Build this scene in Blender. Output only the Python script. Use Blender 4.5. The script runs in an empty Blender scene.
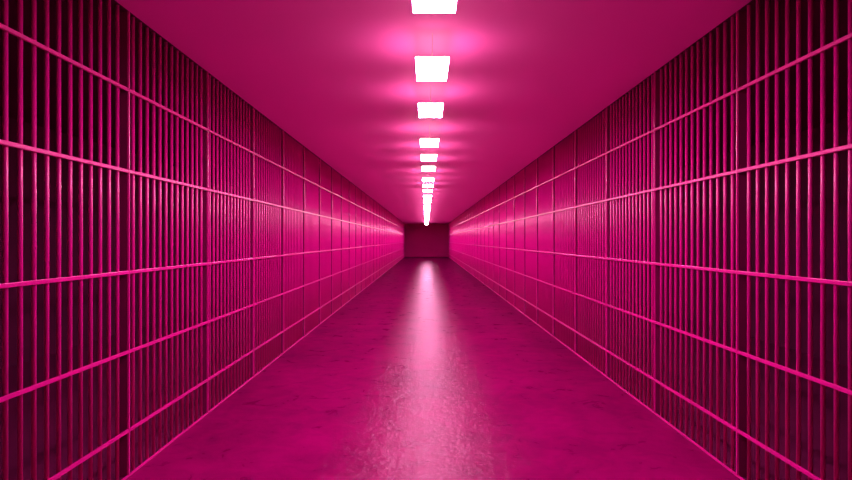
import bpy, bmesh, math
from mathutils import Vector
C = bpy.context.scene
COL = C.collection

# ------------------------------------------------------------------ dimensions (metres)
W = 1.90            # half width of the corridor, floor centre line at x = 0
EYE = 1.482         # camera height
H = 2.911           # ceiling height
BAY = 1.36          # one barred panel
Y0 = 3.75           # near edge of the second panel in view
YEND = Y0 + 36 * BAY
YBACK = Y0 - 3 * BAY
DEPTH = 3.0         # depth of the cells behind the bars
RAILS = (2.420, 1.912, 1.280, 0.782, 0.289)

# ------------------------------------------------------------------ materials
def principled(name, base, rough, spec=0.5, metal=0.0):
    m = bpy.data.materials.new(name)
    m.use_nodes = True
    b = m.node_tree.nodes['Principled BSDF']
    b.inputs['Base Color'].default_value = (*base, 1)
    b.inputs['Roughness'].default_value = rough
    b.inputs['Specular IOR Level'].default_value = spec
    b.inputs['Metallic'].default_value = metal
    return m, b

def noise(nt, scale, detail, rough, vec, dist=0.0):
    n = nt.nodes.new('ShaderNodeTexNoise')
    n.inputs['Scale'].default_value = scale
    n.inputs['Detail'].default_value = detail
    n.inputs['Roughness'].default_value = rough
    n.inputs['Distortion'].default_value = dist
    nt.links.new(vec, n.inputs['Vector'])
    return n

def maprange(nt, sock, a, b, c, d):
    n = nt.nodes.new('ShaderNodeMapRange')
    for i, v in zip(('From Min', 'From Max', 'To Min', 'To Max'), (a, b, c, d)):
        n.inputs[i].default_value = v
    nt.links.new(sock, n.inputs['Value'])
    return n.outputs['Result']

def mixcol(nt, fac, a, b):
    n = nt.nodes.new('ShaderNodeMix'); n.data_type = 'RGBA'
    n.inputs[6].default_value = (*a, 1); n.inputs[7].default_value = (*b, 1)
    nt.links.new(fac, n.inputs[0])
    return n.outputs[2]

# painted steel of bars, rails and posts
M_BAR, b = principled('painted_steel', (0.70, 0.010, 0.26), 0.29, 0.65, 0.0)
b.inputs['Specular Tint'].default_value = (1.0, 0.7, 0.75, 1)
nt = M_BAR.node_tree
tc = nt.nodes.new('ShaderNodeTexCoord')
n = noise(nt, 9, 4, 0.6, tc.outputs['Object'])
nt.links.new(mixcol(nt, n.outputs['Fac'], (0.71, 0.004, 0.33), (0.77, 0.005, 0.355)), b.inputs['Base Color'])

# polished, worn concrete floor: pink pigment under a clear glossy coat
M_FLOOR = bpy.data.materials.new('coated_concrete_floor'); M_FLOOR.use_nodes = True
nt = M_FLOOR.node_tree; nt.nodes.clear()
f_out = nt.nodes.new('ShaderNodeOutputMaterial'); f_mix = nt.nodes.new('ShaderNodeMixShader')
f_dif = nt.nodes.new('ShaderNodeBsdfDiffuse'); f_glo = nt.nodes.new('ShaderNodeBsdfAnisotropic')
f_glo.distribution = 'BECKMANN'; f_glo.inputs['Color'].default_value = (0.205, 0.18, 0.195, 1)
f_fre = nt.nodes.new('ShaderNodeFresnel'); f_fre.inputs['IOR'].default_value = 2.3
nt.links.new(f_fre.outputs[0], f_mix.inputs[0]); nt.links.new(f_dif.outputs[0], f_mix.inputs[1])
nt.links.new(f_glo.outputs[0], f_mix.inputs[2]); nt.links.new(f_mix.outputs[0], f_out.inputs['Surface'])
tc = nt.nodes.new('ShaderNodeTexCoord'); pos = tc.outputs['Object']
big = noise(nt, 0.9, 6, 0.6, pos, 0.6)
mid = noise(nt, 4.5, 8, 0.62, pos, 0.8)
fine = noise(nt, 30, 8, 0.65, pos, 0.3)
addn = nt.nodes.new('ShaderNodeMath'); addn.operation = 'ADD'
nt.links.new(big.outputs['Fac'], addn.inputs[0]); nt.links.new(mid.outputs['Fac'], addn.inputs[1])
fac = maprange(nt, addn.outputs[0], 0.75, 1.25, 0.0, 1.0)
nt.links.new(mixcol(nt, fac, (0.22, 0.0006, 0.092), (0.39, 0.0009, 0.158)), f_dif.inputs['Color'])
nt.links.new(maprange(nt, mid.outputs['Fac'], 0.35, 0.7, 0.27, 0.33), f_glo.inputs['Roughness'])
vor = nt.nodes.new('ShaderNodeTexVoronoi'); vor.feature = 'DISTANCE_TO_EDGE'
vor.inputs['Scale'].default_value = 2.2
wa = nt.nodes.new('ShaderNodeMixRGB'); wa.blend_type = 'LINEAR_LIGHT'; wa.inputs[0].default_value = 0.25
nt.links.new(pos, wa.inputs[1]); nt.links.new(mid.outputs['Color'], wa.inputs[2])
nt.links.new(wa.outputs[0], vor.inputs['Vector'])
crack = maprange(nt, vor.outputs['Distance'], 0.0, 0.03, 0.0, 1.0)
pit = noise(nt, 15, 4, 0.55, pos, 0.0)
pitm = maprange(nt, pit.outputs['Fac'], 0.28, 0.62, 0.0, 1.0)
def bump(h, strength, dist, prev=None):
    n = nt.nodes.new('ShaderNodeBump')
    n.inputs['Strength'].default_value = strength; n.inputs['Distance'].default_value = dist
    nt.links.new(h, n.inputs['Height'])
    if prev: nt.links.new(prev, n.inputs['Normal'])
    return n.outputs['Normal']
nn = bump(mid.outputs['Fac'], 0.18, 0.02)
nn = bump(fine.outputs['Fac'], 0.6, 0.005, nn)
nn = bump(crack, 0.25, 0.002, nn)
nn = bump(pitm, 0.34, 0.006, nn)
nt.links.new(nn, f_glo.inputs['Normal'])

# smooth painted ceiling
M_CEIL, b = principled('painted_ceiling', (0.84, 0.37, 0.65), 0.7, 0.2)
b.inputs['Specular Tint'].default_value = (1.0, 0.1, 0.4, 1)
nt = M_CEIL.node_tree
tc = nt.nodes.new('ShaderNodeTexCoord')
n = noise(nt, 1.4, 4, 0.5, tc.outputs['Object'])
nt.links.new(mixcol(nt, n.outputs['Fac'], (0.94, 0.15, 0.73), (0.97, 0.16, 0.76)), b.inputs['Base Color'])

# dark paint inside the cells
def wallmat(name, ca, cb, rough):
    m, b = principled(name, ca, rough, 0.3)
    nt = m.node_tree
    tc = nt.nodes.new('ShaderNodeTexCoord')
    n = noise(nt, 2.0, 6, 0.6, tc.outputs['Object'])
    nt.links.new(mixcol(nt, n.outputs['Fac'], ca, cb), b.inputs['Base Color'])
    return m
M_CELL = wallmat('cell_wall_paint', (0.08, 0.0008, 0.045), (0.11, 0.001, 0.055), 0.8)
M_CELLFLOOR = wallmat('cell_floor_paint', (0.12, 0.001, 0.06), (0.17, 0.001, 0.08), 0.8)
M_WEB = wallmat('post_web_dark', (0.22, 0.002, 0.10), (0.28, 0.003, 0.12), 0.7)  # web coloured darker than the post front
M_END = wallmat('end_wall_paint', (0.54, 0.001, 0.21), (0.60, 0.001, 0.235), 0.8)

M_LAMP = bpy.data.materials.new('lit_diffuser'); M_LAMP.use_nodes = True
nt = M_LAMP.node_tree; nt.nodes.clear()
out = nt.nodes.new('ShaderNodeOutputMaterial'); em = nt.nodes.new('ShaderNodeEmission')
em.inputs['Color'].default_value = (1.0, 0.42, 0.72, 1); em.inputs['Strength'].default_value = 94
nt.links.new(em.outputs[0], out.inputs['Surface'])
M_TOP = M_LAMP.copy(); M_TOP.name = 'added_top_glow'  # glow on the panel's back, added to cast a halo on the ceiling
M_TOP.node_tree.nodes['Emission'].inputs['Strength'].default_value = 2.4
M_TOP.node_tree.nodes['Emission'].inputs['Color'].default_value = (1.0, 1.0, 0.55, 1)
M_EDGE = M_TOP.copy(); M_EDGE.name = 'added_rim_glow'  # rim glow added to brighten the ceiling and upper bars
M_EDGE.node_tree.nodes['Emission'].inputs['Strength'].default_value = 66
M_EDGE.node_tree.nodes['Emission'].inputs['Color'].default_value = (1.0, 0.5, 0.5, 1)
M_PLATE, b = principled('lamp_mounting_plate', (0.7, 0.4, 0.6), 0.5)

# ------------------------------------------------------------------ helpers
def box_bm(bm, x0, x1, y0, y1, z0, z1, bev=0.0, seg=2):
    r = bmesh.ops.create_cube(bm, size=1.0)
    vs = r['verts']
    for v in vs:
        v.co = Vector((x0 + (v.co.x + .5) * (x1 - x0), y0 + (v.co.y + .5) * (y1 - y0), z0 + (v.co.z + .5) * (z1 - z0)))
    if bev:
        es = list({e for v in vs for e in v.link_edges})
        bmesh.ops.bevel(bm, geom=es, offset=bev, segments=seg, affect='EDGES', profile=0.5)

def cyl_bm(bm, x, y, z0, z1, r, seg=16):
    bmesh.ops.create_cone(bm, cap_ends=True, segments=seg, radius1=r, radius2=r, depth=z1 - z0,
                          matrix=__import__('mathutils').Matrix.Translation((x, y, (z0 + z1) / 2)))

def mesh(name, bm, m, smooth=False):
    me = bpy.data.meshes.new(name)
    bm.to_mesh(me); bm.free()
    me.materials.append(m)
    if smooth:
        for p in me.polygons: p.use_smooth = len(p.vertices) == 4
    return me

def link(name, me, parent=None, loc=(0, 0, 0)):
    o = bpy.data.objects.new(name, me)
    COL.objects.link(o)
    o.location = loc
    if parent: o.parent = parent
    return o

def one_box(name, m, *a, **k):
    bm = bmesh.new(); box_bm(bm, *a, **k)
    return mesh(name, bm, m)

def struct(name, me):
    o = link(name, me); o['kind'] = 'structure'; return o

# ------------------------------------------------------------------ the setting
XO = W + DEPTH
T = 0.2
struct('floor', one_box('floor', M_FLOOR, -W, W, YBACK - T, YEND + T, -T, 0))
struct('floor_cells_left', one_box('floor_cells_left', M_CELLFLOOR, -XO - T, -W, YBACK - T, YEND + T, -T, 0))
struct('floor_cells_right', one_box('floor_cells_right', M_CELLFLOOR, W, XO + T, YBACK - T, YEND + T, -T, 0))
struct('ceiling', one_box('ceiling', M_CEIL, -W, W, YBACK - T, YEND + T, H, H + T))
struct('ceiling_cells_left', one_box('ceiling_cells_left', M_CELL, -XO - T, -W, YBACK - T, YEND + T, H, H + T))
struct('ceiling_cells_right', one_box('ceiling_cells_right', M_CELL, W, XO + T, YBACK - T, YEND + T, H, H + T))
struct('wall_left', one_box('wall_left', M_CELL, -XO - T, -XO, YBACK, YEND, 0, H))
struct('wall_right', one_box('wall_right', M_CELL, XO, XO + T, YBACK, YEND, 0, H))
struct('wall_end', one_box('wall_end', M_END, -XO - T, XO + T, YEND, YEND + T, 0, H))
struct('wall_behind', one_box('wall_behind', M_CELL, -XO - T, XO + T, YBACK - T, YBACK, 0, H))

# ------------------------------------------------------------------ barred panels
NB = 13
P = BAY / (NB + 1)
R = 0.0115
BARX = 0.0235       # bar axis behind the corridor face of the panel
bm = bmesh.new(); cyl_bm(bm, 0, 0, 0.012, H, R); ME_BAR = mesh('bar', bm, M_BAR, True)
def rail_me(s, hh=0.0105, d=0.0145, z0=None, z1=None):
    bm = bmesh.new()
    box_bm(bm, min(0, s * d), max(0, s * d), 0.0, BAY, -hh if z0 is None else z0, hh if z1 is None else z1, bev=0.0025)
    return mesh('rail', bm, M_BAR)
ME_RAIL = {s: rail_me(s) for s in (-1, 1)}
ME_SILL = {s: rail_me(s, d=0.0145, z0=0.0, z1=0.012) for s in (-1, 1)}
ME_POST = {s: one_box('post', M_BAR, min(0, s * 0.014), max(0, s * 0.014), 0.0, 0.014, 0.0, H, bev=0.002) for s in (-1, 1)}
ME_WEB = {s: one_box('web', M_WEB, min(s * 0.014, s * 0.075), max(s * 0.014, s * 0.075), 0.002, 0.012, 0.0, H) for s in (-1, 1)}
def far_me(s):
    bm = bmesh.new()
    for j in range(1, NB + 1): cyl_bm(bm, s * BARX, j * P, 0.012, H, R, 12)
    ncyl = len(bm.faces)
    for z in RAILS: box_bm(bm, min(0, s * .0145), max(0, s * .0145), 0, BAY, z - .0105, z + .0105)
    box_bm(bm, min(0, s * .0145), max(0, s * .0145), 0, BAY, 0, .012)
    box_bm(bm, min(0, s * .014), max(0, s * .014), 0, .014, 0, H)
    nf = len(bm.faces)
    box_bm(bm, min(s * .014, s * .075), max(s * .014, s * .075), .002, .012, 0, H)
    me = mesh('barred_panel', bm, M_BAR)
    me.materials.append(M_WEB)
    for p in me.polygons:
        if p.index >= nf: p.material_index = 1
        elif p.index < ncyl: p.use_smooth = len(p.vertices) == 4
    return me
ME_FAR = {s: far_me(s) for s in (-1, 1)}
ONES = ['', 'first', 'second', 'third', 'fourth', 'fifth', 'sixth', 'seventh', 'eighth', 'ninth', 'tenth', 'eleventh',
        'twelfth', 'thirteenth', 'fourteenth', 'fifteenth', 'sixteenth', 'seventeenth', 'eighteenth', 'nineteenth']
def ordinal(n):
    if n < 20: return ONES[n]
    t, u = divmod(n, 10)
    if u == 0: return {2: 'twentieth', 3: 'thirtieth', 4: 'fortieth'}[t]
    return {2: 'twenty', 3: 'thirty', 4: 'forty'}[t] + '-' + ONES[u]

NEAR_BAYS = 16
for s, side in ((-1, 'left'), (1, 'right')):
    for i in range(-3, 36):
        y = Y0 + i * BAY
        n = i + 2                        # 1 = the panel cut by the frame edge
        if n < 1:
            lab = f'magenta barred cell panel on the {side} side, out of frame beside or behind the camera'
            grp = f'{side} cell panels out of frame'
        else:
            grp = f'barred cell panels along the {side} side'
            if n == 1: lab = f'magenta barred cell panel nearest the camera, cut by the {side} edge of the photo'
            elif n == 37: lab = f'last magenta barred cell panel on the {side}, touching the dark end wall'
            elif n <= 18: lab = f'{ordinal(n)} magenta barred cell panel from the camera along the {side} side'
            else: lab = f'magenta barred cell panel on the {side}, {ordinal(38 - n)} back from the dark end wall'
        loc = (s * W, y, 0)
        if n < 1 or n > NEAR_BAYS:
            t = link('barred_panel', ME_FAR[s], None, loc)
        else:
            t = link('barred_panel', None, None, loc)
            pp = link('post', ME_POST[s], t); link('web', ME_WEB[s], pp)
            for z in RAILS: link('crossbar', ME_RAIL[s], t, (0, 0, z))
            link('bottom_rail', ME_SILL[s], t)
            for j in range(1, NB + 1): link('bar', ME_BAR, t, (s * BARX, j * P, 0))
        t['label'] = lab; t['category'] = 'prison bars'; t['group'] = grp

# ------------------------------------------------------------------ ceiling lights in groups of three
LW, LL, DROP = 0.229, 0.56, 0.18      # thin luminous panel; drop and cables added so its back glow reaches the ceiling
KF = (H - EYE - DROP - 0.016) / (H - EYE)
bm = bmesh.new(); box_bm(bm, -LW / 2, LW / 2, -LL / 2, LL / 2, -DROP - 0.016, -DROP, bev=0.002); ME_DIFF = mesh('diffuser', bm, M_LAMP)
ME_DIFF.materials.append(M_TOP); ME_DIFF.materials.append(M_EDGE)
for p in ME_DIFF.polygons:
    if p.normal.z > -0.5: p.material_index = 1 if p.normal.z > 0.5 else 2
bm = bmesh.new(); cyl_bm(bm, 0, 0, -DROP, 0.0, 0.0015, 8); ME_CAB = mesh('added_cable', bm, M_PLATE)  # cables added to hold the lowered panels
for k in range(0, 10):
    for j in range(3):
        y = (3.78 + 5.44 * k + 1.61 * j) * KF - LL / 2
        if k == -1 and y < YBACK + 0.4: continue
        t = link('ceiling_light', None, None, (0, y, H))
        link('diffuser', ME_DIFF, t)
        for a in (-0.8, 0.8): link('added_cable', ME_CAB, t, (0, a * LL / 2, 0))
        if k < 0:
            t['label'] = 'white rectangular ceiling light above or behind the camera, out of frame'
            t['group'] = 'ceiling lights out of frame'
        else:
            if k == 0: lab = ['white rectangular ceiling light cut off by the top edge of the photo',
                              'white rectangular ceiling light second from the camera, the largest seen whole',
                              'white rectangular ceiling light third from the camera, last of the first group of three'][j]
            elif k == 9 and j == 2: lab = 'last white ceiling light, closest to the dark end wall'
            else: lab = f'white ceiling light, {("nearest", "middle", "farthest")[j]} of the {ordinal(k + 1)} group of three from the camera'
            t['label'] = lab; t['group'] = 'row of ceiling lights'
        t['category'] = 'ceiling light'

# ------------------------------------------------------------------ world, camera, view
w = bpy.data.worlds.new('World'); C.world = w; w.use_nodes = True
w.node_tree.nodes['Background'].inputs['Color'].default_value = (0, 0, 0, 1)
w.node_tree.nodes['Background'].inputs['Strength'].default_value = 0.0
cam = bpy.data.cameras.new('camera'); co = bpy.data.objects.new('camera', cam); COL.objects.link(co)
co.location = (-0.0437, 0, EYE); co.rotation_euler = (math.pi / 2, 0, 0)
cam.sensor_width = 36; cam.lens = 600 / 852 * 36; cam.clip_start = 0.02; cam.clip_end = 200
C.camera = co
C.view_settings.view_transform = 'Standard'; C.view_settings.look = 'None'
C.view_settings.exposure = 0.25; C.view_settings.gamma = 1.0; C.view_settings.use_curve_mapping = False
